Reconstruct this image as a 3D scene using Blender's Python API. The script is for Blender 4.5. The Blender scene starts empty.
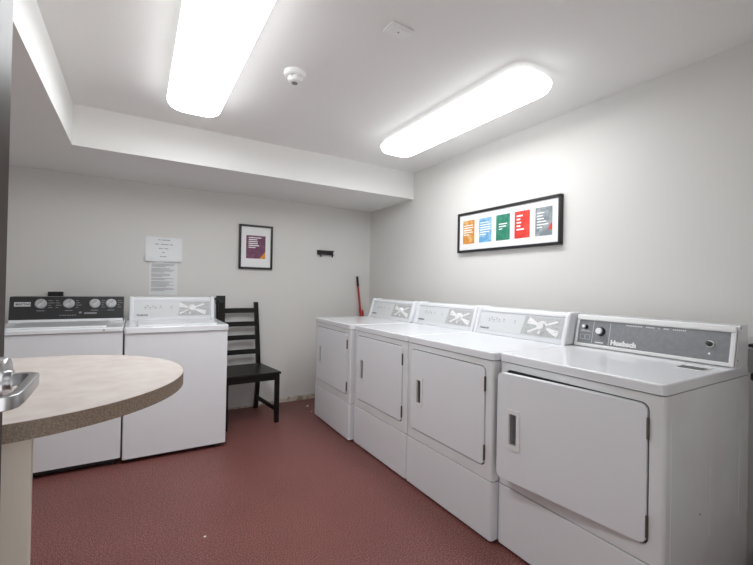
import bpy, bmesh, math, random
from mathutils import Vector, Matrix
random.seed(7)
SC = bpy.context.scene
C = SC.collection
PI = math.pi

# ------------------------------------------------------------------ materials
def mat(name, col, rough=0.5, metal=0.0, noise=None, bump=None, spec=0.5, coat=0.0, emit=None):
    m = bpy.data.materials.new(name); m.use_nodes = True
    nt = m.node_tree; b = nt.nodes['Principled BSDF']
    b.inputs['Base Color'].default_value = (*col, 1)
    b.inputs['Roughness'].default_value = rough
    b.inputs['Metallic'].default_value = metal
    b.inputs['Specular IOR Level'].default_value = spec
    b.inputs['Coat Weight'].default_value = coat
    b.inputs['Coat Roughness'].default_value = 0.08
    tc = nt.nodes.new('ShaderNodeTexCoord')
    if noise:                                   # (scale, other colour, low, high)
        sc, c2, lo, hi = noise
        n = nt.nodes.new('ShaderNodeTexNoise'); n.inputs['Scale'].default_value = sc
        n.inputs['Detail'].default_value = 4
        r = nt.nodes.new('ShaderNodeValToRGB')
        r.color_ramp.elements[0].position = lo; r.color_ramp.elements[0].color = (*col, 1)
        r.color_ramp.elements[1].position = hi; r.color_ramp.elements[1].color = (*c2, 1)
        nt.links.new(tc.outputs['Object'], n.inputs['Vector'])
        nt.links.new(n.outputs['Fac'], r.inputs['Fac'])
        nt.links.new(r.outputs['Color'], b.inputs['Base Color'])
    if bump:                                    # (scale, strength)
        n2 = nt.nodes.new('ShaderNodeTexNoise'); n2.inputs['Scale'].default_value = bump[0]
        n2.inputs['Detail'].default_value = 3
        bp = nt.nodes.new('ShaderNodeBump'); bp.inputs['Strength'].default_value = bump[1]
        bp.inputs['Distance'].default_value = 0.004
        nt.links.new(tc.outputs['Object'], n2.inputs['Vector'])
        nt.links.new(n2.outputs['Fac'], bp.inputs['Height'])
        nt.links.new(bp.outputs['Normal'], b.inputs['Normal'])
    if emit:
        b.inputs['Emission Color'].default_value = (*emit[0], 1)
        b.inputs['Emission Strength'].default_value = emit[1]
    return m

M = {}
M['wall'] = mat('wall_paint', (.71, .702, .682), .7, bump=(120, .06), spec=.25)
M['ceil'] = mat('ceiling_paint', (.84, .835, .82), .8, bump=(150, .05), spec=.2)
M['soffit'] = mat('soffit_paint', (.80, .795, .78), .75, bump=(130, .05), spec=.2)
M['enamel'] = mat('white_enamel', (.80, .815, .845), .18, spec=.5, coat=.3)
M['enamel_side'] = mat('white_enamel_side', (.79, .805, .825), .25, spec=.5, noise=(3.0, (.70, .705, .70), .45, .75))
M['enamel_front'] = mat('white_enamel_front', (.80, .815, .845), .38, spec=.4)
M['cup'] = mat('grey_recess_shade', (.30, .30, .315), .45)  # shade of the recess put into the cup's colour
M['plastic'] = mat('white_plastic', (.80, .80, .80), .35)
M['gap'] = mat('dark_rubber', (.02, .02, .02), .7)
M['gap_shade'] = mat('dark_gap_shade', (.05, .05, .05), .8)  # dark colour standing in for shade inside narrow gaps
M['steel'] = mat('hinge_steel', (.16, .145, .13), .4, .8)
M['silver'] = mat('silver_fascia', (.62, .63, .64), .3, .15)
M['pearl'] = mat('pearl_fascia', (.70, .715, .73), .3)
M['grey'] = mat('grey_fascia', (.215, .225, .24), .38, .1, noise=(60, (.24, .25, .265), .4, .6))
M['lgrey'] = mat('light_grey_fascia', (.46, .47, .475), .4, noise=(90, (.55, .56, .565), .4, .6))
M['dgrey'] = mat('dark_grey_ink', (.10, .10, .11), .5)
M['ink'] = mat('grey_ink', (.30, .30, .31), .6)
M['white'] = mat('white_print', (.85, .85, .85), .5)
M['darkfascia'] = mat('charcoal_fascia', (.035, .036, .038), .35, .2)
M['black'] = mat('black_plastic', (.012, .012, .013), .4)
M['knob'] = mat('satin_knob', (.62, .63, .64), .28, .55)
M['blackwood'] = mat('black_brown_wood', (.006, .0055, .005), .36, noise=(14, (.011, .009, .008), .4, .7), spec=.28)
M['frame'] = mat('black_frame', (.015, .015, .017), .35)
M['paper'] = mat('white_paper', (.80, .81, .82), .7)
M['matboard'] = mat('white_matboard', (.84, .85, .85), .6)
M['sleeve'] = mat('clear_sleeve', (.80, .82, .84), .12)
M['chrome'] = mat('brushed_chrome', (.52, .52, .53), .3, 1.0)
M['door'] = mat('brown_door_paint', (.040, .030, .027), .42, 0, spec=.1, bump=(220, .05))
M['jamb'] = mat('brown_jamb_paint', (.06, .048, .043), .4)
M['laminate'] = mat('stone_laminate', (.56, .49, .455), .42, noise=(16, (.63, .58, .55), .35, .68))
M['edge'] = mat('brown_laminate_edge', (.16, .115, .082), .5, noise=(260, (.29, .225, .165), .35, .7))
M['legpaint'] = mat('beige_leg_laminate', (.74, .68, .60), .5, noise=(5, (.68, .62, .54), .4, .7))
M['red'] = mat('red_handle', (.42, .035, .03), .4)
M['plaster'] = mat('raw_plaster', (.62, .57, .48), .9, noise=(25, (.30, .23, .16), .5, .66), bump=(60, .6))
M['crumb'] = mat('white_chip', (.8, .78, .74), .8)
M['duct'] = mat('foil_duct', (.62, .62, .62), .25, 1.0)
M['boxgrey'] = mat('grey_box', (.36, .355, .34), .5)
M['smoke'] = mat('detector_plastic', (.86, .86, .85), .4)
M['lens'] = mat('glowing_diffuser', (.9, .9, .9), .4, emit=((.965, .985, 1.0), 7.0))
M['bristle'] = mat('broom_bristle', (.08, .08, .085), .8)
M['c_orange'] = mat('orange_print', (.62, .25, .04), .5, noise=(28, (.70, .42, .17), .5, .6))
M['c_blue'] = mat('blue_print', (.13, .36, .62), .5, noise=(20, (.38, .58, .78), .45, .65))
M['c_green'] = mat('green_print', (.02, .19, .115), .5, noise=(30, (.05, .28, .19), .45, .65))
M['c_red'] = mat('red_print', (.66, .035, .025), .5, noise=(30, (.75, .08, .05), .45, .7))
M['c_grey'] = mat('slate_print', (.20, .235, .26), .5, noise=(28, (.36, .39, .41), .45, .65))
M['c_plum'] = mat('plum_print', (.135, .035, .085), .5, noise=(40, (.21, .075, .14), .4, .65))
M['c_amber'] = mat('amber_print', (.70, .30, .02), .5)

M['lens_dim'] = mat('glowing_dim_diffuser', (.9, .9, .9), .4, emit=((.965, .985, 1.0), 5.0))  # dimmed copy, eases the hot spot on the right wall
# emission weakened by face direction round the sides, to keep the ceiling halo down
for _k, _e in (('lens', 1.02), ('lens_dim', .78)):
    _nt = M[_k].node_tree; _b = _nt.nodes['Principled BSDF']
    _g = _nt.nodes.new('ShaderNodeNewGeometry'); _s = _nt.nodes.new('ShaderNodeSeparateXYZ')
    _r = _nt.nodes.new('ShaderNodeMapRange')
    _nt.links.new(_g.outputs['Normal'], _s.inputs[0]); _nt.links.new(_s.outputs['Z'], _r.inputs['Value'])
    _r.inputs['From Min'].default_value = .25; _r.inputs['From Max'].default_value = -.9
    _r.inputs['To Min'].default_value = .3 * _e; _r.inputs['To Max'].default_value = 6.6 * _e
    _nt.links.new(_r.outputs['Result'], _b.inputs['Emission Strength'])

# speckled brick-red floor
fm = bpy.data.materials.new('red_speckled_floor'); fm.use_nodes = True
nt = fm.node_tree; b = nt.nodes['Principled BSDF']
tc = nt.nodes.new('ShaderNodeTexCoord')
n1 = nt.nodes.new('ShaderNodeTexNoise'); n1.inputs['Scale'].default_value = 190; n1.inputs['Detail'].default_value = 6
r1 = nt.nodes.new('ShaderNodeValToRGB')
e = r1.color_ramp.elements
e[0].position = .38; e[0].color = (.075, .022, .020, 1)
e[1].position = .66; e[1].color = (.46, .21, .185, 1)
x = e.new(.5); x.color = (.175, .054, .047, 1)
n2 = nt.nodes.new('ShaderNodeTexNoise'); n2.inputs['Scale'].default_value = 2.2; n2.inputs['Detail'].default_value = 5
mx = nt.nodes.new('ShaderNodeMix'); mx.data_type = 'RGBA'; mx.blend_type = 'MULTIPLY'
r2 = nt.nodes.new('ShaderNodeValToRGB')
r2.color_ramp.elements[0].position = .3; r2.color_ramp.elements[0].color = (.85, .85, .85, 1)
r2.color_ramp.elements[1].position = .7; r2.color_ramp.elements[1].color = (1, 1, 1, 1)
mx.inputs['Factor'].default_value = 1
for n in (n1, n2): nt.links.new(tc.outputs['Object'], n.inputs['Vector'])
nt.links.new(n1.outputs['Fac'], r1.inputs['Fac']); nt.links.new(n2.outputs['Fac'], r2.inputs['Fac'])
nt.links.new(r1.outputs['Color'], mx.inputs[6]); nt.links.new(r2.outputs['Color'], mx.inputs[7])
nt.links.new(mx.outputs[2], b.inputs['Base Color'])
bmp = nt.nodes.new('ShaderNodeBump'); bmp.inputs['Strength'].default_value = .12; bmp.inputs['Distance'].default_value = .001
nt.links.new(n1.outputs['Fac'], bmp.inputs['Height']); nt.links.new(bmp.outputs['Normal'], b.inputs['Normal'])
b.inputs['Roughness'].default_value = .42; b.inputs['Specular IOR Level'].default_value = .4
M['floor'] = fm

# ------------------------------------------------------------------ mesh helpers
def BM(): return bmesh.new()

def obj(name, bm, m, parent=None, sharp=35, mtx=None):
    bmesh.ops.recalc_face_normals(bm, faces=bm.faces[:])
    if mtx is not None: bmesh.ops.transform(bm, matrix=mtx, verts=bm.verts[:])
    me = bpy.data.meshes.new(name); bm.to_mesh(me); bm.free()
    me.materials.append(M[m] if isinstance(m, str) else m)
    for p in me.polygons: p.use_smooth = True
    me.set_sharp_from_angle(angle=math.radians(sharp))
    o = bpy.data.objects.new(name, me); C.objects.link(o)
    if parent: o.parent = parent
    wn = o.modifiers.new('weighted_normal', 'WEIGHTED_NORMAL'); wn.mode = 'FACE_AREA'; wn.weight = 100; wn.keep_sharp = True
    return o

def tag(o, label, cat, group=None):
    o['label'] = label; o['category'] = cat
    if group: o['group'] = group
    return o

def thing(name, label, cat, loc=(0, 0, 0), rotz=0, group=None):
    o = bpy.data.objects.new(name, None); C.objects.link(o)
    o.location = loc; o.rotation_euler = (0, 0, rotz); o.empty_display_size = .1
    return tag(o, label, cat, group)

def struct(name, bm, m, parent=None):
    o = obj(name, bm, m, parent)
    if not parent: o['kind'] = 'structure'
    return o

def box(bm, x0, x1, y0, y1, z0, z1, bev=0, seg=2, mtx=None):
    r = bmesh.ops.create_cube(bm, size=1)
    vs = r['verts']
    for v in vs:
        v.co = Vector((x0 + (v.co.x + .5) * (x1 - x0), y0 + (v.co.y + .5) * (y1 - y0), z0 + (v.co.z + .5) * (z1 - z0)))
    if bev:
        es = list({e for v in vs for e in v.link_edges})
        rr = bmesh.ops.bevel(bm, geom=es, offset=bev, segments=seg, profile=.5, affect='EDGES')
        vs = list({v for f in rr['faces'] for v in f.verts} | {v for v in vs if v.is_valid})
    if mtx is not None: bmesh.ops.transform(bm, matrix=mtx, verts=[v for v in vs if v.is_valid])
    return bm

def bx(*a, **k): return box(BM(), *a, **k)

def prism(bm, pts, a0, a1, axis='z', bev=0, seg=2, both=False):
    """extrude an outline; axis z: pts=(x,y); axis x: pts=(y,z); axis y: pts=(x,z)"""
    def P(p, a):
        return {'z': Vector((p[0], p[1], a)), 'x': Vector((a, p[0], p[1])), 'y': Vector((p[0], a, p[1]))}[axis]
    lo = [bm.verts.new(P(p, a0)) for p in pts]; hi = [bm.verts.new(P(p, a1)) for p in pts]
    f0 = bm.faces.new(lo[::-1]); f1 = bm.faces.new(hi)
    n = len(pts)
    for i in range(n): bm.faces.new((lo[i], lo[(i + 1) % n], hi[(i + 1) % n], hi[i]))
    if bev:
        bmesh.ops.recalc_face_normals(bm, faces=bm.faces[:])
        es = list(f1.edges) + (list(f0.edges) if both else [])
        bmesh.ops.bevel(bm, geom=es, offset=bev, segments=seg, profile=.5, affect='EDGES')
    return bm

def rrect(x0, x1, y0, y1, r, n=5, corners=(1, 1, 1, 1)):
    """rounded rectangle, corners bl br tr tl"""
    out = []
    for k, (cx, cy, a0) in enumerate(((x0, y0, PI), (x1, y0, 1.5 * PI), (x1, y1, 0), (x0, y1, .5 * PI))):
        if not corners[k] or r == 0: out.append((cx, cy)); continue
        ccx = cx + (r if cx == x0 else -r); ccy = cy + (r if cy == y0 else -r)
        for i in range(n + 1):
            a = a0 + .5 * PI * i / n
            out.append((ccx + r * math.cos(a), ccy + r * math.sin(a)))
    return out

def cyl(bm, p0, p1, r0, r1=None, n=20, cap=True):
    r1 = r0 if r1 is None else r1
    p0 = Vector(p0); p1 = Vector(p1); d = (p1 - p0)
    q = d.to_track_quat('Z', 'Y')
    A = [bm.verts.new(p0 + q @ Vector((r0 * math.cos(2 * PI * i / n), r0 * math.sin(2 * PI * i / n), 0))) for i in range(n)]
    B = [bm.verts.new(p1 + q @ Vector((r1 * math.cos(2 * PI * i / n), r1 * math.sin(2 * PI * i / n), 0))) for i in range(n)]
    for i in range(n): bm.faces.new((A[i], A[(i + 1) % n], B[(i + 1) % n], B[i]))
    if cap: bm.faces.new(A[::-1]); bm.faces.new(B)
    return bm

def lathe(bm, prof, origin=(0, 0, 0), axis=(0, 0, 1), n=32):
    """prof: list of (radius, height) along axis"""
    q = Vector(axis).to_track_quat('Z', 'Y'); o = Vector(origin)
    rings = []
    for r, h in prof:
        rings.append([bm.verts.new(o + q @ Vector((max(r, 1e-5) * math.cos(2 * PI * i / n), max(r, 1e-5) * math.sin(2 * PI * i / n), h))) for i in range(n)])
    for a, b_ in zip(rings, rings[1:]):
        for i in range(n): bm.faces.new((a[i], a[(i + 1) % n], b_[(i + 1) % n], b_[i]))
    bm.faces.new(rings[0][::-1]); bm.faces.new(rings[-1])
    return bm

def tube(bm, pts, r, n=10):
    pts = [Vector(p) for p in pts]; rings = []
    up = Vector((.31, .17, .94)).normalized()
    for i, p in enumerate(pts):
        t = (pts[min(i + 1, len(pts) - 1)] - pts[max(i - 1, 0)]).normalized()
        a = t.cross(up).normalized(); b_ = t.cross(a)
        rr = r[i] if isinstance(r, (list, tuple)) else r
        rings.append([bm.verts.new(p + rr * (math.cos(2 * PI * k / n) * a + math.sin(2 * PI * k / n) * b_)) for k in range(n)])
    for a, b_ in zip(rings, rings[1:]):
        for k in range(n): bm.faces.new((a[k], a[(k + 1) % n], b_[(k + 1) % n], b_[k]))
    bm.faces.new(rings[0][::-1]); bm.faces.new(rings[-1])
    return bm

def bar(bm, p0, p1, w, d, side=(1, 0, 0), bev=0):
    """square bar from p0 to p1: w along side, d across"""
    p0 = Vector(p0); p1 = Vector(p1); t = (p1 - p0).normalized()
    s = Vector(side); s = (s - s.dot(t) * t).normalized(); u = t.cross(s)
    m = Matrix((( s.x, u.x, t.x, p0.x), (s.y, u.y, t.y, p0.y), (s.z, u.z, t.z, p0.z), (0, 0, 0, 1)))
    return box(bm, -w / 2, w / 2, -d / 2, d / 2, 0, (p1 - p0).length, bev, mtx=m)

def ring_face(bm, outer, inner, P):
    """planar face with a hole; returns inner vertex loop"""
    vo = [bm.verts.new(P(*p)) for p in outer]; vi = [bm.verts.new(P(*p)) for p in inner]
    es = []
    for L in (vo, vi):
        for i in range(len(L)): es.append(bm.edges.new((L[i], L[(i + 1) % len(L)])))
    bmesh.ops.triangle_fill(bm, edges=es, use_beauty=True, use_dissolve=False)
    return vo, vi

def text_bm(txt, size, ext=.0006, shear=0, bold=0, spacing=1.0):
    cu = bpy.data.curves.new('t', 'FONT'); cu.body = txt; cu.size = size; cu.extrude = ext
    cu.shear = shear; cu.offset = bold; cu.space_character = spacing; cu.resolution_u = 3
    cu.align_x = 'LEFT'
    o = bpy.data.objects.new('t', cu); C.objects.link(o)
    dg = bpy.context.evaluated_depsgraph_get()
    me = bpy.data.meshes.new_from_object(o.evaluated_get(dg))
    bm = BM(); bm.from_mesh(me)
    bpy.data.objects.remove(o); bpy.data.curves.remove(cu); bpy.data.meshes.remove(me)
    return bm

def add_text(bm, txt, size, mtx, **k):
    t = text_bm(txt, size, **k); bmesh.ops.transform(t, matrix=mtx, verts=t.verts[:])
    me = bpy.data.meshes.new('tmp'); t.to_mesh(me); t.free(); bm.from_mesh(me); bpy.data.meshes.remove(me)
    return bm

def copy_tree(o, parent=None):
    c = o.copy(); C.objects.link(c)
    if parent: c.parent = parent
    for ch in list(o.children): copy_tree(ch, c)
    return c

# ------------------------------------------------------------------ room numbers
D, R, L, F0 = 3.911, 2.273, -1.25, -.10      # back, right, left, front planes
ZC, ZS, SY, SX = 2.297, 2.037, 3.094, -.363  # ceiling, soffit bottom, soffit faces
T = .1
HX0, HX1, HZ = -.158, .70, 2.03              # doorway in the front wall

struct('floor', bx(L - T, R + T, F0 - T, D + T, -.1, 0), 'floor')
struct('ceiling', bx(L - T, R + T, F0 - T, D + T, ZC, ZC + T), 'ceil')
struct('wall_back', bx(L - T, R + T, D, D + T, 0, ZC), 'wall')
struct('wall_right', bx(R, R + T, F0, D, 0, ZC), 'wall')
struct('wall_left', bx(L - T, L, F0, D, 0, ZC), 'wall')
bm = BM()
box(bm, L - T, HX0 - .045, F0 - T, F0, 0, ZC); box(bm, HX1 + .045, R + T, F0 - T, F0, 0, ZC)
box(bm, HX0 - .045, HX1 + .045, F0 - T, F0, HZ + .045, ZC)
struct('wall_front', bm, 'wall')
bm = BM()                                    # dropped soffit along the back and left walls, one L-shaped box
prism(bm, [(L, F0), (SX, F0), (SX, SY), (R, SY), (R, D), (L, D)], ZS, ZC, 'z')
struct('ceiling_soffit', bm, 'soffit')
bm = BM()                                    # door frame
box(bm, HX0 - .045, HX0 - .002, F0 - T, F0 + .012, 0, HZ + .045); box(bm, HX1, HX1 + .045, F0 - T, F0 + .012, 0, HZ + .045)
box(bm, HX0 - .002, HX1, F0 - T, F0 + .012, HZ, HZ + .045)
struct('trim_1', bm, 'jamb')
# peeled strip of plaster at the foot of the back wall
bm = BM(); top = []; n = 46
xa, xb = .70, 2.2
for i in range(n + 1):
    x = xa + (xb - xa) * i / n
    hgt = .018 + .012 * random.random() + (.022 * math.exp(-((x - 1.5) / .17) ** 2)) + (.008 if x > 1.1 else -.006)
    top.append((x, hgt))
prism(bm, [(xa, 0.0)] + top + [(xb, 0.0)], D - .007, D, 'y')
struct('trim_2', bm, 'plaster')

# open door: face towards +x, free edge at y=.75
door = bpy.data.objects.new('door_1', None); C.objects.link(door); door['kind'] = 'structure'
door.location = (HX0, F0 + .014, 0); door.rotation_euler = (0, 0, 0)
dl = .75 - (F0 + .014)
obj('door_leaf', bx(-.044, 0, 0, dl, .012, HZ - .004, .0015), 'door', door)
hy = dl - .058; hz = 1.064
bm = BM(); lathe(bm, [(.0, 0), (.030, 0), (.030, .012), (.028, .0165), (.012, .0172), (.0, .0172)], (0, hy, hz), (1, 0, 0), 40)
ro = obj('handle_rose', bm, 'chrome', door)
bm = BM()
cyl(bm, (.010, hy, hz), (.021, hy, hz), .0125, n=28)
# lever: neck out of the rose, grip towards the hinge, end turned back to the door face
path = [(.012, hy, hz), (.030, hy, hz), (.038, hy - .001, hz), (.0425, hy - .005, hz), (.0445, hy - .012, hz),
        (.0455, hy - .05, hz - .001), (.0455, hy - .098, hz - .002), (.0445, hy - .112, hz - .002),
        (.041, hy - .119, hz - .002), (.034, hy - .123, hz - .002), (.012, hy - .125, hz - .002)]
P = [Vector(p) for p in path]; rings = []
for i, p in enumerate(P):
    t = (P[min(i + 1, len(P) - 1)] - P[max(i - 1, 0)]).normalized()
    s = t.cross(Vector((0, 0, 1))).normalized()
    w, hh = .0055, .0078 
    rings.append([bm.verts.new(p + s * a * w + Vector((0, 0, 1)) * b_ * hh) for a, b_ in
                  ((-1, -.85), (-.75, -1), (.75, -1), (1, -.85), (1, .85), (.75, 1), (-.75, 1), (-1, .85))])
for a, b_ in zip(rings, rings[1:]):
    for k in range(8): bm.faces.new((a[k], a[(k + 1) % 8], b_[(k + 1) % 8], b_[k]))
bm.faces.new(rings[0][::-1]); bm.faces.new(rings[-1])
obj('door_handle', bm, 'chrome', door, 50)
bm = BM(); lathe(bm, [(0, 0), (.0285, 0), (.0265, .0105), (0, .0112)], (-.044, hy, hz), (-1, 0, 0), 32)
box(bm, -.095, -.05, hy - .006, hy + .006, hz - .008, hz + .008, .002); box(bm, -.098, -.088, hy - .13, hy + .006, hz - .009, hz + .009, .003)
obj('door_handle', bm, 'chrome', door)

# ------------------------------------------------------------------ ceiling lamps and fittings
def lamp(loc, label, lens='lens'):
    t = thing('ceiling_light', label, 'ceiling light', loc, 0, 'long wraparound ceiling lights')
    W2, L2 = .147, .67
    bm = BM(); prism(bm, rrect(-W2 + .05, W2 - .05, -L2 + .05, L2 - .05, .05, 8), -.0135, -.0005, 'z')
    obj('base_pan', bm, 'smoke', t)
    bm = BM(); rings = []
    for k in range(-3, 9):                    # soft-edged cushion of a lens, drawn in again towards the ceiling
        a = .5 * PI * k / 8
        ins = .034 * (1 - math.cos(a)) + (.012 * (-k / 3) if k < 0 else 0)
        z = -.040 - (.046 if k > 0 else .047) * math.sin(a)
        rings.append([bm.verts.new((x, y, z)) for x, y in rrect(-W2 + ins, W2 - ins, -L2 + ins, L2 - ins, .095 - ins * .8, 8)])
    for a, b_ in zip(rings, rings[1:]):
        nn = len(a)
        for i in range(nn): bm.faces.new((a[i], a[(i + 1) % nn], b_[(i + 1) % nn], b_[i]))
    bm.faces.new(rings[0]); bm.faces.new(rings[-1][::-1])
    obj('diffuser', bm, lens, t, 60)
    return t
l1 = lamp((.272, 1.985, ZC), 'long white lit ceiling light above the washers, cut by the photo top edge')
l2 = lamp((1.690, 1.925, ZC), '', 'lens_dim')
l2['label'] = 'long white lit ceiling light above the row of dryers, seen whole'

t = thing('smoke_detector', 'round white smoke detector on the ceiling between the two lights', 'smoke detector', (.680, 1.985, ZC))
bm = BM(); lathe(bm, [(0, -.0005), (.055, -.0005), (.057, -.010), (.054, -.022), (.047, -.027), (0, -.027)], n=40); obj('base', bm, 'smoke', t)
bm = BM(); lathe(bm, [(0, -.026), (.036, -.026), (.036, -.036), (.033, -.05), (.024, -.056), (0, -.056)], n=36)
for k in range(8):
    a = 2 * PI * k / 8
    box(bm, -.004, .004, .0355, .043, -.034, -.026, mtx=Matrix.Rotation(a, 4, 'Z'))
hd = obj('sensor_head', bm, 'smoke', t)
bm = BM(); lathe(bm, [(0, -.0555), (.016, -.0555), (.016, -.0585), (.011, -.0585), (.011, -.0565), (0, -.0565)], n=24); obj('indicator_ring', bm, 'ink', hd)

t = thing('cover_plate', 'small white rectangular cover plate screwed to the ceiling', 'cover plate', (.938, 1.409, ZC), math.radians(2))
bm = BM(); box(bm, -.056, .056, -.038, .038, -.010, -.0005, .003); obj('plate', bm, 'smoke', t)
bm = BM(); box(bm, -.044, .044, -.026, .026, -.012, -.0095, .001); obj('raised_panel', bm, 'smoke', t)
bm = BM(); lathe(bm, [(0, -.0115), (.0045, -.0115), (.004, -.0135), (0, -.0135)], n=14); obj('screw', bm, 'ink', t)
t = thing('cover_plate', 'white ceiling plate whose corner just shows at the photo top edge', 'cover plate', (1.315, .858, ZC), math.radians(0))
obj('plate', bx(-.05, .05, -.095, .095, -.012, -.0005, .003), 'smoke', t)

# ------------------------------------------------------------------ dryers
DW, DD = .682, .732
HWX = DW / 2
def plan(w, y0, y1, r=.014, n=5):             # rounded front corners
    return rrect(-w, w, y0, y1, r, n, (1, 1, 0, 0))

def make_dryer(name, label, door_open=0.0):
    t = thing(name, label, 'dryer', (0, 0, 0), 0)
    # cabinet: sides and back from a plan, flat front with a door opening
    r = .014; z0, z1 = .2895, .8525
    dx0, dx1, dz0, dz1 = -HWX + .036, HWX - .046, .345, .822
    bm = BM()
    pl = [(HWX - r + r * math.sin(a), r - r * math.cos(a)) for a in [i * PI / 2 / 5 for i in range(6)]] + [(HWX, DD), (-HWX, DD)] + \
         [(-HWX + r - r * math.sin(a), r - r * math.cos(a)) for a in [(5 - i) * PI / 2 / 5 for i in range(6)]]
    lo = [bm.verts.new((x, y, z0)) for x, y in pl]; hi = [bm.verts.new((x, y, z1)) for x, y in pl]
    for i in range(len(pl) - 1): bm.faces.new((lo[i], lo[i + 1], hi[i + 1], hi[i]))
    bm.faces.new(lo); bm.faces.new(hi[::-1])
    vo, vi = ring_face(bm, [(-HWX + r, z0), (HWX - r, z0), (HWX - r, z1), (-HWX + r, z1)],
                       rrect(dx0, dx1, dz0, dz1, .026, 6), lambda x, z: Vector((x, 0, z)))
    bi = [bm.verts.new((v.co.x, .045, v.co.z)) for v in vi]; n = len(vi)
    for i in range(n): bm.faces.new((vi[i], vi[(i + 1) % n], bi[(i + 1) % n], bi[i]))
    bm.faces.new(bi)
    bmesh.ops.remove_doubles(bm, verts=bm.verts[:], dist=1e-5)
    for s in (-1, 1):                         # pressed ribs on the side sheets
        for yy in (.045, .352, .632):
            box(bm, s * HWX - .0013, s * HWX + .0013, yy - .003, yy + .003, .30, .80, .0008, 1)
    cab = obj('cabinet', bm, 'enamel_side', t)
    bm = BM(); prism(bm, [(x, z) for x, z in rrect(dx0 + .001, dx1 - .001, dz0 + .001, dz1 - .001, .026, 6)], .007, .044, 'y')
    obj('door_seal_shade', bm, 'gap_shade', t)  # dark slab set forward, putting shade into the gap round the door
    # lower front panel and lower body
    bm = BM(); prism(bm, rrect(-HWX, HWX, -.003, .05, .014, 5, (1, 1, 0, 0)), .012, .2855, 'z', .004, 2, True)
    obj('kick_panel', bm, 'enamel_front', t)
    bm = BM(); box(bm, -HWX + .002, HWX - .002, .045, DD, .022, .2885); obj('lower_body', bm, 'enamel_side', t)
    obj('seam_shade', bx(-HWX + .004, HWX - .004, .005, DD - .004, .849, .860), 'gap_shade', t)  # dark strip added as the shade in the gap under the lid
    obj('seam_shade', bx(-HWX + .006, HWX - .006, .004, .05, .280, .294), 'gap_shade', t)  # dark strip added as the shade above the kick panel
    for sx in (-1, 1):
        for yy in (.09, DD - .06):
            bm = BM(); lathe(bm, [(0, 0), (.022, 0), (.022, .010), (.010, .012), (.010, .023), (0, .023)], (sx * (HWX - .06), yy, 0), n=14)
            obj('foot', bm, 'gap', t)
    # top
    bm = BM(); prism(bm, rrect(-HWX - .0015, HWX + .0015, -.006, DD + .004, .022, 6, (1, 1, 1, 1)), .8565, .893, 'z', .007, 4)
    obj('lid', bm, 'enamel', t, 50)
    # door hinged at its right edge
    g = .0052
    piv = (dx1 - g, -.002, 0)
    dr = bpy.data.objects.new('door', None)
    bm = BM(); w = dx1 - dx0 - 2 * g
    vo, vi = None, None
    hx0, hx1, hz0, hz1 = -w + .062, -w + .104, .508, .648
    outer = rrect(-w, 0, dz0 + g, dz1 - g, .023, 6)
    vo, vi = ring_face(bm, outer, rrect(hx0, hx1, hz0, hz1, .004, 3), lambda x, z: Vector((x, -.004, z)))
    n = len(vo); bk = [bm.verts.new((v.co.x, .024, v.co.z)) for v in vo]
    for i in range(n): bm.faces.new((vo[i], vo[(i + 1) % n], bk[(i + 1) % n], bk[i]))
    bm.faces.new(bk)
    eds = [e for e in bm.edges if all(v in vo for v in e.verts) and len(e.link_faces) == 2 and any(len(f.verts) == 4 for f in e.link_faces)]
    bmesh.ops.bevel(bm, geom=eds, offset=.0025, segments=2, profile=.5, affect='EDGES')
    door_o = obj('door', bm, 'enamel_front', t); door_o.location = piv; door_o.rotation_euler = (0, 0, door_open)
    # recessed pull: raised rim and a scooped cup
    bm = BM()
    vo, vi = ring_face(bm, rrect(hx0 - .013, hx1 + .013, hz0 - .016, hz1 + .016, .006, 4), rrect(hx0 + .002, hx1 - .004, hz0 + .004, hz1 - .002, .004, 3),
                       lambda x, z: Vector((x, -.0085, z)))
    n = len(vo); bk = [bm.verts.new((v.co.x - .001, -.0035, v.co.z)) for v in vo]
    for i in range(n): bm.faces.new((vo[i], vo[(i + 1) % n], bk[(i + 1) % n], bk[i]))
    n = len(vi); rim = [v.co.copy() for v in vi]
    bk = [bm.verts.new((v.co.x, .002, v.co.z)) for v in vi]
    for i in range(n): bm.faces.new((vi[i], vi[(i + 1) % n], bk[(i + 1) % n], bk[i]))
    obj('handle', bm, 'plastic', door_o, 30)
    bm = BM(); va = [bm.verts.new((p.x, .0015, p.z)) for p in rim]
    vb = [bm.verts.new((p.x - (.010 if p.x > (hx0 + hx1) / 2 else 0), .022, p.z)) for p in rim]
    for i in range(n): bm.faces.new((va[i], va[(i + 1) % n], vb[(i + 1) % n], vb[i]))
    bm.faces.new(vb)
    obj('handle_cup', bm, 'cup', door_o, 30)
    for hz_ in (.412, .738):
        bm = BM(); cyl(bm, (dx1 - .003, -.006, hz_ - .036), (dx1 - .003, -.006, hz_ + .036), .0034, n=12)
        box(bm, dx1 - .0045, dx1 + .001, -.004, .026, hz_ - .034, hz_ + .034)
        for q in (-.013, .013): cyl(bm, (dx1 - .003, -.006, hz_ + q - .001), (dx1 - .003, -.006, hz_ + q + .001), .0040, n=12)
        obj('hinge', bm, 'steel', t)
    return t

def face_mtx(y, z, ang):
    """local (u right, v up the slope, n outwards) -> thing space, slope leaning back by ang"""
    c, s = math.cos(ang), math.sin(ang)
    return Matrix(((1, 0, 0, 0), (0, s, -c, y), (0, c, s, z), (0, 0, 0, 1)))

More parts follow.
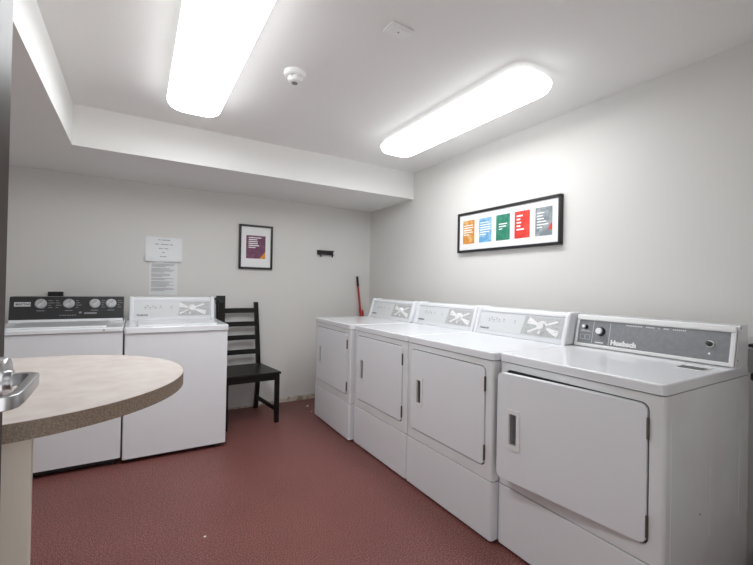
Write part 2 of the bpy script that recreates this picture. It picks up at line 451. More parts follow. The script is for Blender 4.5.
def star_panel(bm, u, v, r, n0, n1, rays):
    """fan of pale rays round the dial"""
    for a, wdt, ln in rays:
        a = math.radians(a)
        p = [(u + .4 * r * math.cos(a - .1), v + .4 * r * math.sin(a - .1)),
             (u + ln * math.cos(a - wdt), v + ln * math.sin(a - wdt)),
             (u + ln * math.cos(a + wdt), v + ln * math.sin(a + wdt)),
             (u + .4 * r * math.cos(a + .1), v + .4 * r * math.sin(a + .1))]
        prism(bm, p, n0, n1, 'z')

def clip_pts(pts, u0, u1, v0, v1):
    return [(min(max(u, u0), u1), min(max(v, v0), v1)) for u, v in pts]

def soft_console(t, w, y0, zb, ht, deep, lean, word, dial_u=.70):
    """white rounded console with a silver fascia: newer dryers and the white washer"""
    h = w / 2
    ty = y0 + ht * math.tan(lean)
    prof = [(y0 - .006, zb), (y0 - .004, zb + .012), (y0 + .004, zb + .02)]
    prof = [(y0, zb), (ty - .003, zb + ht - .016), (ty + .004, zb + ht - .005), (ty + .016, zb + ht), (y0 + deep - .012, zb + ht), (y0 + deep, zb + ht - .012), (y0 + deep, zb)]
    bm = BM(); prism(bm, prof, -h + .02, h - .02, 'x'); con = obj('console', bm, 'enamel', t)
    for s in (-1, 1):
        p2 = [(y - .014 if i < 4 else y, z + (.005 if 1 <= i <= 5 else 0)) for i, (y, z) in enumerate(prof)]
        b2 = BM(); prism(b2, p2, s * h - (.032 if s > 0 else 0), s * h + (0 if s > 0 else .032), 'x', .0105, 4, True)
        obj('end_cap', b2, 'enamel', con, 50)
    bm = BM(); Mx = face_mtx(y0, zb, lean); L_ = ht / math.cos(lean)
    # rails above and below the fascia
    box(bm, -h + .024, h - .024, 0, .020, 0, .006, .002, mtx=Mx); obj('trim_rail', bm, 'enamel', con); bm = BM(); box(bm, -h + .024, h - .024, L_ - .030, L_ - .012, 0, .006, .003, mtx=Mx)
    obj('trim_rail', bm, 'enamel', con)
    v0, v1 = .024, L_ - .034
    bm = BM(); box(bm, -h + .03, h - .03, v0, v1, 0, .0015, mtx=Mx); fa = obj('fascia', bm, 'pearl', con)
    us = -h + .03 + (w - .06) * .555; ue = h - .036
    du = -h + .03 + (w - .06) * (dial_u + .08); dv = (v0 + v1) / 2 + .004
    bm = BM(); prism(bm, [(us, v0 + .006), (ue, v0 + .006), (ue, v1 - .005), (us + .018, v1 - .005), (us + .01, (v0 + v1) / 2)], .0015, .0022, 'z')
    bmesh.ops.transform(bm, matrix=Mx, verts=bm.verts[:]); cp = obj('cycle_panel', bm, 'lgrey', con)
    bm = BM()
    for a, wd, ln in ((163, .20, .105), (205, .07, .10), (250, .2, .05), (340, .17, .115), (20, .06, .10)):
        a = math.radians(a)
        pts = [(du + .018 * math.cos(a - .25), dv + .018 * math.sin(a - .25)), (du + ln * math.cos(a - wd), dv + ln * math.sin(a - wd)),
               (du + ln * math.cos(a + wd), dv + ln * math.sin(a + wd)), (du + .018 * math.cos(a + .25), dv + .018 * math.sin(a + .25))]
        pts = clip_pts(pts, us + .012, ue - .002, v0 + .007, v1 - .006)
        prism(bm, pts, .0022, .0027, 'z')
    bmesh.ops.transform(bm, matrix=Mx, verts=bm.verts[:]); obj('cycle_markings', bm, 'white', cp)
    bm = BM(); lathe(bm, [(0, .0022), (.031, .0022), (.030, .006), (.024, .008), (.0225, .022), (.020, .0245), (0, .0245)], (du, dv, 0), n=32)
    box(bm, du - .002, du + .002, dv + .004, dv + .022, .023, .0262)
    bmesh.ops.transform(bm, matrix=Mx, verts=bm.verts[:]); obj('dial', bm, 'plastic', con)
    bm = BM()
    add_text(bm, word, .0205, Mx @ Matrix.Translation((-h + .05, v0 + .010, .0017)), bold=.0006, spacing=1.05)
    obj('lettering', bm, 'dgrey', fa)
    bm = BM()                                 # small pale symbols and rows of fine print
    for uu, vv in ((.14, .62), (.17, .72), (.20, .60), (.235, .70), (.27, .62), (.33, .66), (.47, .64)):
        ux = -h + .03 + (w - .06) * uu; vy = v0 + (v1 - v0) * vv
        lathe(bm, [(0, .0015), (.0045, .0015), (.0045, .002), (0, .002)], (ux, vy, 0), n=12)
        box(bm, ux - .010, ux + .010, vy - .013, vy - .011, .0015, .002)
    for k in range(5):
        for uu in (us + .03, ue - .05):
            vy = v0 + .014 + k * (v1 - v0 - .03) / 4
            if abs(uu - du) > .02: box(bm, uu, uu + .022 + .01 * (k % 2), vy, vy + .0022, .0022, .0027)
    bmesh.ops.transform(bm, matrix=Mx, verts=bm.verts[:]); obj('symbols', bm, 'ink', fa)
    return con

def old_console(t):
    """boxy commercial console with a grey fascia"""
    w = DW + .002; h = w / 2; y0, zb, ht, lean, deep = .580, .893, .168, math.radians(13), .128
    ty = y0 + ht * math.tan(lean)
    bm = BM(); prism(bm, [(y0 + .004, zb), (ty + .004, zb + ht - .004), (ty + .012, zb + ht), (y0 + deep, zb + ht), (y0 + deep, zb)], -h + .003, h - .003, 'x')
    con = obj('console', bm, 'enamel', t)
    for s in (-1, 1):
        b2 = BM(); prism(b2, [(y0, zb), (ty, zb + ht - .006), (ty + .010, zb + ht + .002), (y0 + deep, zb + ht + .002), (y0 + deep, zb)],
                         s * h - (.004 if s > 0 else 0), s * h + (0 if s > 0 else .004), 'x', .0012, 2, True)
        ec = obj('end_plate', b2, 'enamel', con)
        for yy, zz in ((y0 + .020, zb + .03), (ty + .016, zb + ht - .010)):
            bm = BM(); lathe(bm, [(0, 0), (.0042, 0), (.0035, .002), (0, .0024)], (s * h, yy, zz), (s, 0, 0), 12)
            obj('screw', bm, 'ink', con)
    Mx = face_mtx(y0, zb, lean); Ls = ht / math.cos(lean)
    bm = BM()                                  # silver rails round the fascia
    box(bm, -h + .004, h - .004, .002, .018, .002, .009, .003, mtx=Mx)
    box(bm, -h + .004, h - .004, Ls - .030, Ls - .004, .002, .012, .005, 3, mtx=Mx)
    box(bm, -h + .004, -h + .019, .016, Ls - .028, .002, .008, .003, mtx=Mx)
    box(bm, h - .022, h - .004, .016, Ls - .028, .002, .008, .003, mtx=Mx)
    obj('trim_rail', bm, 'plastic', con)
    u0, u1, v0, v1 = -h + .019, h - .022, .018, Ls - .030
    bm = BM(); box(bm, u0, u1, v0, v1, 0, .004, mtx=Mx); fa = obj('fascia', bm, 'grey', con)
    cols = [u0 + .002, u0 + .078, u0 + .164]
    bm = BM()                                  # thin ruled boxes
    def rule(a, b_, c, d): box(bm, a, b_, c, d, .004, .0045, mtx=Mx)
    for cx_ in (cols[1], cols[2]): rule(cx_ - .0012, cx_ + .0012, v0 + .004, v1 - .004)
    rule(u0 + .006, cols[1] - .006, v0 + .062, v0 + .064)
    for a, b_ in ((u0 + .012, u0 + .038), (u0 + .040, u0 + .066)):
        rule(a, b_, v0 + .046, v0 + .0475); rule(a, b_, v0 + .022, v0 + .0235); rule(a, a + .0015, v0 + .022, v0 + .047); rule(b_ - .0015, b_, v0 + .022, v0 + .047)
    obj('ruled_boxes', bm, 'silver', fa)
    bm = BM(); add_text(bm, 'Huebsch', .0325, Mx @ Matrix.Translation((cols[2] + .010, v0 + .010, .0042)), bold=.0022, spacing=1.05)
    obj('lettering', bm, 'white', fa)
    bm = BM()                                  # row of small capitals along the top, too fine to read
    uu = cols[2] + .075
    for wd in (10, 5, 1, 3, 7):
        for k in range(wd):
            box(bm, uu, uu + .0046, v1 - .013, v1 - .0075, .004, .0045, mtx=Mx); uu += .0075
        uu += .014
    box(bm, cols[1] + .018, cols[1] + .060, v0 + .010, v0 + .015, .004, .0045, mtx=Mx)
    box(bm, u0 + .016, u0 + .058, v0 + .068, v0 + .071, .004, .0045, mtx=Mx)
    lathe(bm, [(0, .004), (.007, .004), (.007, .0045), (0, .0045)], (u1 - .066, v0 + .028, 0), n=3)
    bmesh.ops.transform(bm, matrix=Mx @ Matrix.Identity(4), verts=[v for v in bm.verts if abs(v.co.y) < .25 and v.co.z < .3])
    obj('fine_print', bm, 'white', fa)
    def dial(u, v, r, name='dial'):
        bm = BM(); lathe(bm, [(0, .004), (r * 1.0, .022), (r, .025), (r * .95, .030), (r * .85, .033), (0, .033)], (u, v, 0), n=28)
        bmesh.ops.transform(bm, matrix=Mx, verts=bm.verts[:]); k = obj(name, bm, 'white', con)
        bm = BM(); lathe(bm, [(0, .0038), (r * 1.4, .0038), (r * 1.35, .0065), (r * 1.08, .010), (r * 1.03, .0235), (0, .0235)], (u, v, 0), n=28)
        bmesh.ops.transform(bm, matrix=Mx, verts=bm.verts[:]); obj('skirt', bm, 'black', k)
    dial(u0 + .038, v0 + .088, .0085); dial(cols[1] + .042, v0 + .070, .0165)
    bm = BM(); lathe(bm, [(0, .004), (.0145, .004), (.0145, .0075), (.0125, .009), (0, .009)], (u1 - .066, v0 + .068, 0), n=28)
    bmesh.ops.transform(bm, matrix=Mx, verts=bm.verts[:]); k = obj('key_switch', bm, 'white', con)
    bm = BM(); lathe(bm, [(0, .0085), (.0112, .0085), (.0105, .020), (0, .021)], (u1 - .066, v0 + .068, 0), n=24)
    bmesh.ops.transform(bm, matrix=Mx, verts=bm.verts[:]); obj('key_cylinder', bm, 'black', k)
    # lint filter slot let into the top
    bm = BM(); box(bm, h - .131, h - .040, .385, .505, .8925, .8945, .0006, 1); sl = obj('lint_filter_cover', bm, 'plastic', t)
    bm = BM(); box(bm, h - .128, h - .043, .389, .455, .8940, .8952); obj('filter_grip', bm, 'dgrey', sl)
    return con

RZ = -PI / 2
d3 = make_dryer('clothes_dryer', 'white clothes dryer in the row, directly left of the one with a grey console')
soft_console(d3, DW + .002, .553, .893, .174, .14, math.radians(16), 'Huebsch')
d3.rotation_euler = (0, 0, RZ); d3.location = (1.434, 1.638, 0)
d2 = copy_tree(d3); d2.location = (1.434, 2.325, 0)
d2['label'] = 'white clothes dryer in the row, second from the back wall'
d1 = copy_tree(d3); d1.location = (1.412, 3.046, 0); d1.rotation_euler = (0, 0, RZ - math.radians(1.2)); d1.scale = (1.055, 1, 1)
d1['label'] = 'white clothes dryer at the far end of the row, nearest the back corner and broom'
d4 = make_dryer('clothes_dryer', 'large nearest white clothes dryer with grey console and its door slightly ajar', math.radians(5.8))
old_console(d4)
d4.rotation_euler = (0, 0, RZ); d4.location = (1.470, .951, 0)
bm = BM(); lathe(bm, [(0, 0), (.010, 0), (.009, .0004), (0, .0005)], (HWX, .27, .40), (1, 0, 0), 10)
bmesh.ops.scale(bm, vec=(1, 1, .35), verts=bm.verts[:], space=Matrix.Translation((0, 0, -.40)))
obj('scuff_mark', bm, 'ink', d4)
for d in (d1, d2, d3, d4): d['group'] = 'clothes dryers along the right wall'

# ------------------------------------------------------------------ washers
def washer_body(t, w, dp, zt, lip, overhang, kick=.03):
    h = w / 2
    bm = BM(); prism(bm, plan(h, 0, dp, .010), kick, zt - lip - .003, 'z'); obj('cabinet', bm, 'enamel_front', t)
    bm = BM(); prism(bm, rrect(-h - overhang, h + overhang, -.010 - overhang * .3, dp + .004, .016, 5), zt - lip, zt, 'z', .010, 4)
    top = obj('top', bm, 'enamel', t, 50)
    for sx in (-1, 1):
        for yy in (.05, dp - .05):
            bm = BM(); lathe(bm, [(0, 0), (.022, 0), (.022, .014), (.010, .016), (.010, kick + .002), (0, kick + .002)], (sx * (h - .05), yy, 0), n=14)
            obj('foot', bm, 'gap', t)
    bm = BM(); box(bm, -h + .02, h - .02, .035, .055, .012, kick); obj('base_rail', bm, 'gap', t)
    return top

W2T = .893
w2 = thing('washing_machine', 'white top-loading washer with white console, next to the black chair', 'washing machine', (.259, 3.052, 0), math.radians(0), 'top-loading washers along the back wall')
top = washer_body(w2, .640, .70, W2T, .040, .004)
bm = BM(); prism(bm, rrect(-.250, .250, .035, .475, .012, 4, (1, 1, 0, 0)), W2T + .0003, W2T + .009, 'z', .003, 2); ld = obj('lid', bm, 'enamel', w2)
for s in (-1, 1): obj('lid_gap', bx(s * .2525 - .0018, s * .2525 + .0018, .03, .48, W2T, W2T + .0012), 'ink', ld)
soft_console(w2, .612, .515, W2T, .180, .13, math.radians(10), 'Huebsch', .66)

W1T = .896
w1 = thing('washing_machine', 'white top-loading washer with a black console of four knobs', 'washing machine', (-.408, 3.062, 0), 0, 'top-loading washers along the back wall')
top = washer_body(w1, .676, .70, W1T, .027, .002, .045)
bm = BM(); prism(bm, rrect(-.25, .245, .030, .42, .02, 4, (1, 1, 0, 0)), W1T + .0003, W1T + .010, 'z', .004, 2); ld = obj('lid', bm, 'enamel', w1)
bm = BM(); box(bm, .2475, .2505, .03, .42, W1T, W1T + .0012); obj('lid_gap', bm, 'ink', ld)
bm = BM(); lathe(bm, [(0, 0), (.006, 0), (.005, .003), (0, .003)], (.235, -.0105, W1T - .016), (0, -1, 0), 12); obj('lid_bumper', bm, 'ink', ld)
y0, ht, lean = .485, .178, math.radians(8)
zb = W1T; h = .326; ty = y0 + ht * math.tan(lean)
bm = BM(); prism(bm, [(y0, zb), (ty, zb + ht - .008), (ty + .006, zb + ht), (y0 + .14, zb + ht), (y0 + .14, zb)], -h, h, 'x', .003, 2, True)
con = obj('console', bm, 'darkfascia', w1)
Mx = face_mtx(y0, zb, lean); Ls = ht / math.cos(lean)
bm = BM(); box(bm, -h + .002, h - .002, .0, .020, 0, .006, .002, mtx=Mx); obj('trim_rail', bm, 'enamel', con)
bm = BM(); box(bm, -.300, -.214, .112, .142, 0, .003, .001, mtx=Mx); lp = obj('name_plate', bm, 'silver', con)
bm = BM(); add_text(bm, 'MAYTAG', .0195, Mx @ Matrix.Translation((-.293, .1205, .0032)), bold=.0005, spacing=1.0); obj('lettering', bm, 'dgrey', lp)
for u in (-.160, -.005, .147, .246):
    bm = BM(); lathe(bm, [(0, 0), (.034, 0), (.033, .005), (.031, .007), (0, .007)], (u, .131, 0), n=32)
    lathe(bm, [(0, .006), (.029, .006), (.026, .012), (0, .012)], (u, .131, 0), n=32)
    box(bm, -.0065, .0065, -.027, .027, .011, .026, .004, 2, mtx=Matrix.Translation((u, .131, 0)) @ Matrix.Rotation(math.radians(-35), 4, 'Z'))
    bmesh.ops.transform(bm, matrix=Mx, verts=bm.verts[:]); k = obj('knob', bm, 'knob', con)
    bm = BM(); box(bm, -.0014, .0014, .004, .026, .0258, .0266, mtx=Matrix.Translation((u, .131, 0)) @ Matrix.Rotation(math.radians(-35), 4, 'Z'))
    bmesh.ops.transform(bm, matrix=Mx, verts=bm.verts[:]); obj('pointer', bm, 'dgrey', k)
bm = BM()                                     # fine print beside the knobs
for u, side in ((-.160, (1,)), (-.005, (-1, 1)), (.147, (1,)), (.246, (1,))):
    for s in side:
        for k in range(4):
            a = u + s * .040 if s > 0 else u - .040 - .034
            box(bm, a, a + .016 + .018 * ((k * 7 + int(u * 90)) % 3) / 2, .150 - k * .016, .1535 - k * .016, 0, .0006, mtx=Mx)
    box(bm, u - .022, u + .022, .079, .0835, 0, .0006, mtx=Mx)
for k in range(7): box(bm, -.055 + k * .014, -.046 + k * .014, .045, .050, 0, .0006, mtx=Mx)
box(bm, .085, .160, .055, .066, 0, .0006, mtx=Mx); box(bm, .055, .070, .060, .072, 0, .0006, mtx=Mx)
obj('fine_print', bm, 'ink', con)

# ------------------------------------------------------------------ things on the back wall
t = thing('wall_bracket', 'small black wall bracket with two pegs, right of the framed plum print', 'bracket', (1.715, D, 1.53))
bm = BM(); box(bm, -.092, .092, -.012, 0, -.016, .030, .002); bp_ = obj('back_plate', bm, 'black', t)
bm = BM(); box(bm, -.094, .094, -.030, -.010, .018, .030, .002); box(bm, -.094, .094, -.030, -.010, -.018, -.008, .002); obj('channel', bm, 'black', t)
for xx in (-.055, .076):
    bm = BM(); cyl(bm, (xx, -.020, -.016), (xx, -.022, -.040), .010, .006, n=12); obj('peg', bm, 'black', t)

t = thing('wall_box', 'black box on the wall peeking out above the black washer console', 'wall box', (-.530, D, 1.05))
obj('housing', bx(-.043, .043, -.05, 0, -.12, .050, .003), 'black', t)
obj('cover', bx(-.046, .046, -.056, -.05, -.12, .053, .002), 'black', t)

t = thing('wall_board', 'tall black wall panel with a bent hose, behind the black chair backrest', 'wall panel', (.672, D, .86))
obj('panel', bx(-.040, .040, -.012, 0, -.06, .215, .003), 'black', t)
bm = BM(); cyl(bm, (-.028, -.020, .150), (-.028, -.012, .150), .020, n=20); obj('hose_collar', bm, 'black', t)
bm = BM(); pts = []
for i in range(13):
    a = PI * i / 12
    pts.append((-.046 + .034 * math.cos(a), -.024, .150 + .038 * math.sin(a)))
pts = [(-.012, -.024, .11)] + pts + [(-.080, -.024, .10), (-.080, -.024, -.02)]
tube(bm, pts, .010, 12); obj('hose', bm, 'darkfascia', t)

def framed(name, label, loc, rotz, w, hgt, bw, dp, m_in):
    """frame in local x-z plane, back on y=0, looking towards -y"""
    t = thing(name, label, 'framed picture', loc, rotz)
    h = w / 2; v = hgt / 2
    bm = BM()
    for s in (-1, 1):
        box(bm, -h, h, -dp, 0, s * v - (bw if s > 0 else 0), s * v + (0 if s > 0 else bw), .0015, 1)
        box(bm, s * h - (bw if s > 0 else 0), s * h + (0 if s > 0 else bw), -dp, 0, -v + bw * .5, v - bw * .5, .0015, 1)
    obj('frame', bm, 'frame', t)
    obj('mat_board', bx(-h + bw * .7, h - bw * .7, -dp * .62, -.004, -v + bw * .7, v - bw * .7), 'matboard', t)
    return t

def wlines(bm, x0, z1, widths, lh, gap, y):
    for i, w in enumerate(widths):
        box(bm, x0, x0 + w, y - .0006, y, z1 - i * gap - lh, z1 - i * gap)

t = framed('framed_print', 'portrait black frame with a plum and amber print on the back wall', (.983, D, 1.546), 0, .322, .428, .020, .024, 'paper')
cw, ch = .092, .107
ya = -.0149
cd = obj('print_card', bx(-cw - .002, cw - .002, ya - .001, ya + .001, -.110, .112), 'c_plum', t)
bm = BM(); wlines(bm, -.072, .096, [.120, .080, .086, .088, .100, .066], .009, .019, ya - .0011); obj('text_lines', bm, 'white', cd)
bm = BM(); prism(bm, [(cw - .002, -.110), (cw - .002, -.035), (cw - .030, -.078), (cw - .064, -.110)], ya - .0016, ya - .001, 'y'); obj('corner_shape', bm, 'c_amber', cd)

t = framed('framed_print', 'long black frame holding five coloured cards on the right wall', (R, 1.977, 1.6345), RZ, .926, .318, .018, .030, 'paper')
ya = -.0187
data = [('c_orange', 2.321), ('c_blue', 2.146), ('c_green', 1.977), ('c_red', 1.810), ('c_grey', 1.641)]
for i, (mm, yy) in enumerate(data):
    u = -(yy - 1.977)
    cd = obj('print_card', bx(u - .063, u + .063, ya - .001, ya + .001, -.092, .095), mm, t)
    bm = BM(); y_ = ya - .0011
    if i == 0: wlines(bm, u - .055, .058, [.10, .105, .09, .10, .06], .0075, .0185, y_)
    if i == 1: wlines(bm, u - .050, .062, [.085, .10, .095, .10, .09, .06], .007, .018, y_)
    if i == 2: wlines(bm, u - .036, .030, [.075, .066, .03], .008, .018, y_)
    if i == 3: wlines(bm, u - .045, .068, [.050, .030, .038, .032, .062], .0105, .0235, y_)
    if i == 4: wlines(bm, u - .050, .062, [.055, .045, .052, .070, .085, .040], .0075, .019, y_)
    obj('text_lines', bm, 'white', cd)
    if i == 4:
        bm = BM(); prism(bm, [(u + .034, -.055), (u + .062, -.058), (u + .063, -.012), (u + .052, -.020)], y_ - .0006, y_, 'y'); obj('corner_shape', bm, 'c_red', cd)

def sheet(name, label, loc, w, hgt, mm, off, curl=0):
    n = 10; bm = BM(); g = []
    for j in range(n + 1):
        row = []
        for i in range(n + 1):
            x = (i / n - .5) * w; z = (j / n - .5) * hgt
            y = -off - curl * (abs(2 * i / n - 1) ** 3) * (1 - j / n) ** 2 - .0015 * math.sin(i * 1.3 + j)*curl*100
            row.append((x, y, z))
        g.append(row)
    F = [[bm.verts.new(p) for p in r] for r in g]; B = [[bm.verts.new((p[0], p[1] + .0008, p[2])) for p in r] for r in g]
    for j in range(n):
        for i in range(n):
            bm.faces.new((F[j][i], F[j][i + 1], F[j + 1][i + 1], F[j + 1][i])); bm.faces.new((B[j][i], B[j + 1][i], B[j + 1][i + 1], B[j][i + 1]))
    for i in range(n):
        for a, b_ in (((0, i), (0, i + 1)), ((n, i + 1), (n, i)), ((i + 1, 0), (i, 0)), ((i, n), (i + 1, n))):
            bm.faces.new((F[a[0]][a[1]], B[a[0]][a[1]], B[b_[0]][b_[1]], F[b_[0]][b_[1]]))
    o = obj(name, bm, mm, None, 60); o.location = loc
    return o
o = sheet('wall_notice', '', (.197, D, 1.475), .280, .212, 'sleeve', .004, .006)
tag(o, 'wide white notice in a glossy clear sleeve, the upper sheet on the back wall', 'notice')
bm = BM()
for z, w in ((.078, .115), (.040, .140), (.004, .080), (-.030, .030), (-.066, .062)):
    for k in range(int(w / .0105)):
        if random.random() < .85: box(bm, -w / 2 + k * .0105, -w / 2 + k * .0105 + .0085, -.0062, -.0052, z, z + .007)
obj('text_lines', bm, 'ink', o)
bm = BM(); prism(bm, [(-.14, -.060), (-.135, -.042), (-.10, -.066), (-.05, -.094), (-.04, -.1045), (-.136, -.1045)], -.0098, -.0090, 'y')
prism(bm, [(.14, -.085), (.10, -.092), (.02, -.094), (-.02, -.100), (.00, -.1045), (.136, -.1045)], -.0098, -.0090, 'y')
for v in bm.verts: v.co.y -= .5 * max(0, -.07 - v.co.z)  # fold tilted outwards so it catches the lamp and shows as glare
obj('sleeve_glare_fold', bm, 'sleeve', o)
o = sheet('wall_notice', '', (.197, D, 1.226), .218, .288, 'paper', .0008, .0)
tag(o, 'white printed sheet of fine text, lower of the two on the back wall', 'notice')
bm = BM(); z = .118
for para in (3, 4, 3, 2, 5, 3):
    for k in range(para):
        box(bm, -.092, .092 - .05 * random.random() - (.06 if k == para - 1 else 0), -.0037, -.0027, z, z + .0032); z -= .0098
    z -= .0085
obj('text_lines', bm, 'ink', o)

# ------------------------------------------------------------------ chair
ch = thing('dining_chair', 'black wooden slat-back chair beside the white washer', 'chair', (.833, 3.585, 0), math.radians(2.6))
SH = .440
fw, rw = .213, .176                           # half spacing of front and rear legs
yf, yr = -.218, .232
seat = [(-.238, -.248), (.238, -.248), (.203, .215), (-.203, .215)]
bm = BM(); prism(bm, seat, SH - .020, SH, 'z', .006, 3); obj('seat', bm, 'blackwood', ch)
bm = BM()
bar(bm, (-fw, yf - .004, SH - .046), (fw, yf - .004, SH - .046), .05, .020, (0, 0, 1)); bar(bm, (-rw, yr - .04, SH - .046), (rw, yr - .04, SH - .046), .05, .02, (0, 0, 1))
for s in (-1, 1): bar(bm, (s * fw, yf, SH - .046), (s * rw, yr - .02, SH - .046), .05, .020, (0, 0, 1))
obj('apron', bm, 'blackwood', ch)
for s in (-1, 1):
    bm = BM(); bar(bm, (s * fw, yf, 0), (s * fw, yf, SH - .021), .036, .036, (1, 0, 0), .003); obj('leg', bm, 'blackwood', ch)
    # rear leg runs on as the back post, kicked back above and below the seat
    bm = BM(); pth = [(.262, 0), (.226, .22), (.212, .42), (.218, .55), (.234, .78), (.258, 1.018)]
    sec = []
    for k, (yy, zz) in enumerate(pth):
        xx = s * (rw + .004 - (.0 if zz < .43 else .036 * (zz - .43)))
        d = .034 if zz < .6 else .030 - .006 * (zz - .6)
        sec.append([bm.verts.new((xx + a * .019, yy + b_ * d / 2, zz)) for a, b_ in ((-1, -1), (1, -1), (1, 1), (-1, 1))])
    for a, b_ in zip(sec, sec[1:]):
        for k in range(4): bm.faces.new((a[k], a[(k + 1) % 4], b_[(k + 1) % 4], b_[k]))
    bm.faces.new(sec[0][::-1]); ft = bm.faces.new(sec[-1])
    bmesh.ops.bevel(bm, geom=list(ft.edges), offset=.006, segments=3, profile=.5, affect='EDGES')
    obj('back_post', bm, 'blackwood', ch, 30)
    bm = BM(); bar(bm, (s * fw, yf, .112), (s * rw, .244, .112), .034, .016, (0, 0, 1)); obj('stretcher', bm, 'blackwood', ch)
def post_y(z):
    for (y0_, z0_), (y1_, z1_) in zip(pth, pth[1:]):
        if z0_ <= z <= z1_: return y0_ + (y1_ - y0_) * (z - z0_) / (z1_ - z0_)
for z in (.938, .812, .686, .552):
    bm = BM(); n = 12; Fr = []
    for k in range(n + 1):
        hw_ = rw - .001 - .036 * (z - .43); x = -hw_ + 2 * hw_ * k / n
        yy = .020 * (1 - (x / rw) ** 2)
        row = []
        for dz, dy in ((-.022, -.008), (.022, -.008), (.022, .008), (-.022, .008)):
            row.append(bm.verts.new((x, post_y(z + dz) + yy + dy - .002, z + dz)))
        Fr.append(row)
    for a, b_ in zip(Fr, Fr[1:]):
        for k in range(4): bm.faces.new((a[k], a[(k + 1) % 4], b_[(k + 1) % 4], b_[k]))
    bm.faces.new(Fr[0][::-1]); bm.faces.new(Fr[-1]); obj('back_slat', bm, 'blackwood', ch, 30)

# ------------------------------------------------------------------ broom in the corner
t = thing('broom', 'red-handled broom with a black grip leaning in the back corner', 'broom', (2.16, 3.80, 0))
A = Vector((.035, -.02, .06)); Bv = Vector((-.062, .085, 1.29)); dv = Bv - A
bm = BM(); cyl(bm, A, A + dv * .93, .0115, n=14); obj('handle', bm, 'red', t)
bm = BM(); cyl(bm, A + dv * .915, Bv, .0135, .0125, n=14); cyl(bm, Bv, Bv + dv.normalized() * .006, .0125, .006, n=14); obj('grip', bm, 'black', t)
bm = BM(); cyl(bm, A + dv * .45, A + dv * .70, .0155, n=14); cyl(bm, A + dv * .70, A + dv * .725, .0155, .012, n=14)
o2 = Vector((.030, .0, 0)); cyl(bm, A + o2 + dv * .45, A + o2 + dv * .69, .010, n=12); cyl(bm, A + o2 + dv * .69, A + o2 + dv * .705, .010, .004, n=12)
obj('sleeve', bm, 'red', t)
bm = BM(); prism(bm, [(-.11, .045), (.10, .045), (.075, .085), (-.02, .10), (-.08, .085)], -.035, .0, 'y'); obj('head', bm, 'black', t)
bm = BM(); prism(bm, [(-.125, .0), (.07, .0), (.10, .046), (-.11, .046)], -.04, .004, 'y'); obj('bristles', bm, 'bristle', t)

# ------------------------------------------------------------------ peninsula table
t = thing('counter_table', 'beige laminate counter with a half-round end and brown edge, behind the open door', 'counter', (0, 0, 0))
cx_, cy_, rr = -.300, 1.512, .442
def outl(r): return [(L + .001, cy_ - r)] + [(cx_ + r * math.cos(a), cy_ + r * math.sin(a)) for a in [-.5 * PI + PI * i / 48 for i in range(49)]] + [(L + .001, cy_ + r)]
bm = BM(); prism(bm, outl(rr - .0012), .8605, .900, 'z'); obj('top', bm, 'laminate', t)
bm = BM(); a_, b_ = outl(rr), outl(rr - .0011)
va = [[bm.verts.new((x, y, z)) for x, y in o] for o, z in ((a_, .860), (a_, .8990), (b_, .8990), (b_, .860))]
n = len(a_)
for k in range(4):
    p, q = va[k], va[(k + 1) % 4]
    for i in range(n - 1): bm.faces.new((p[i], p[i + 1], q[i + 1], q[i]))
obj('edge_band', bm, 'edge', t)
bm = BM(); box(bm, -.300, -.1935, 1.150, 1.172, 0, .8603, .001, 1); obj('leg', bm, 'legpaint', t)
obj('wall_cleat', bx(L + .001, L + .04, 1.10, 1.92, .80, .8603, .002), 'legpaint', t)

# ------------------------------------------------------------------ right of the nearest dryer
t = thing('outlet_box', 'grey surface outlet box on the right wall with a black plug', 'outlet box', (R, .553, .918))
obj('box', bx(-.075, 0, -.07, .062, -.055, .045, .004), 'boxgrey', t)
bm = BM(); box(bm, -.070, -.010, -.06, .062, .050, .064, .003); obj('top_cap', bm, 'black', t)
bm = BM(); box(bm, -.070, -.015, -.05, .055, -.090, -.055, .008); tube(bm, [(-.04, 0, -.08), (-.04, 0, -.2), (-.035, .01, -.45), (-.03, .02, -.70)], .009); obj('plug', bm, 'black', t)
bm = BM()
pts, rad = [], []
for i in range(121):
    s = i / 120; a = s * PI * .5
    pts.append((2.214, .365 + .195 * s, .02 + .052 + .055 * math.sin(a * 2)*.8)); rad.append(.050 if i % 4 < 2 else .043)
tube(bm, pts, rad, 20)
o = obj('foil_duct', bm, 'duct', None, 25); tag(o, 'crinkled silver foil duct on the floor behind the nearest dryer', 'duct')

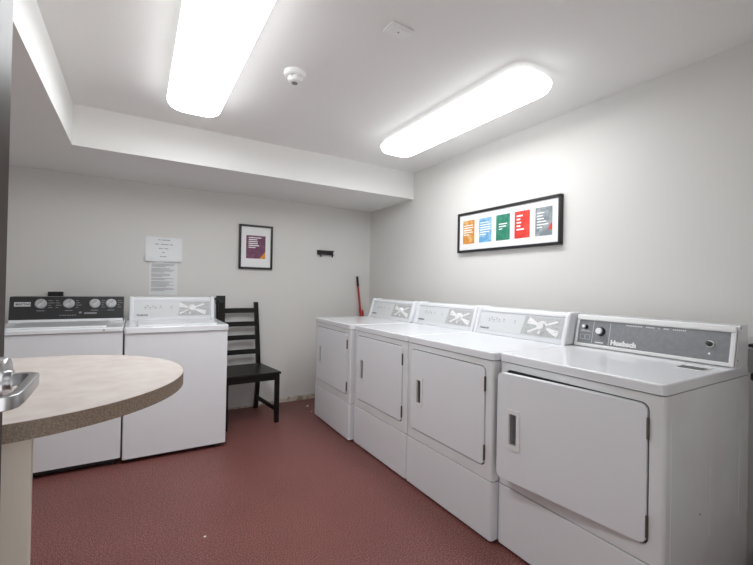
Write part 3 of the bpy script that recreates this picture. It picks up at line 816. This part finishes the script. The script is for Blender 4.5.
# small crumbs on the floor
for k, (x, y, s, lb) in enumerate(((.298, 2.005, .0055, 'tiny white chip on the open red floor in front of the washers'),
                                   (1.455, 3.665, .012, 'white plaster chip on the floor near the peeled back wall'),
                                   (1.43, 3.50, .007, 'small pale chip on the floor beside the farthest dryer'))):
    bm = BM(); bmesh.ops.create_icosphere(bm, subdivisions=1, radius=s)
    for v in bm.verts: v.co = Vector((v.co.x * 1.2, v.co.y, v.co.z * .4 + s * .40)) * (1 + .2 * random.random())
    mnz = min(v.co.z for v in bm.verts)
    for v in bm.verts: v.co.z -= mnz
    o = obj('plaster_chip', bm, 'crumb'); o.location = (x, y, 0); tag(o, lb, 'chip', 'plaster chips on the floor')

# ------------------------------------------------------------------ camera
f_px, yaw, pitch, roll, hc = 395.96, .5441037, .0078944, .0192300, 1.1963
fw_ = Vector((math.sin(yaw) * math.cos(pitch), math.cos(yaw) * math.cos(pitch), math.sin(pitch)))
r0 = Vector((math.cos(yaw), -math.sin(yaw), 0)); u0_ = r0.cross(fw_)
rv = math.cos(roll) * r0 + math.sin(roll) * u0_; uv = -math.sin(roll) * r0 + math.cos(roll) * u0_
cam = bpy.data.cameras.new('camera'); co = bpy.data.objects.new('camera', cam); C.objects.link(co)
cam.sensor_fit = 'HORIZONTAL'; cam.sensor_width = 36; cam.lens = f_px / 753 * 36; cam.clip_start = .02
co.matrix_world = Matrix(((rv.x, uv.x, -fw_.x, 0), (rv.y, uv.y, -fw_.y, 0), (rv.z, uv.z, -fw_.z, hc), (0, 0, 0, 1)))
SC.camera = co

# ------------------------------------------------------------------ light
w = bpy.data.worlds.new('world'); SC.world = w; w.use_nodes = True
w.node_tree.nodes['Background'].inputs['Color'].default_value = (1, 1, 1, 1)
w.node_tree.nodes['Background'].inputs['Strength'].default_value = .7
SC.view_settings.view_transform = 'Standard'; SC.view_settings.look = 'None'
SC.view_settings.gamma = 1; SC.view_settings.use_curve_mapping = False
SC.view_settings.exposure = 1.36
SC.cycles.max_bounces = 10; SC.cycles.diffuse_bounces = 6; SC.cycles.use_denoising = True
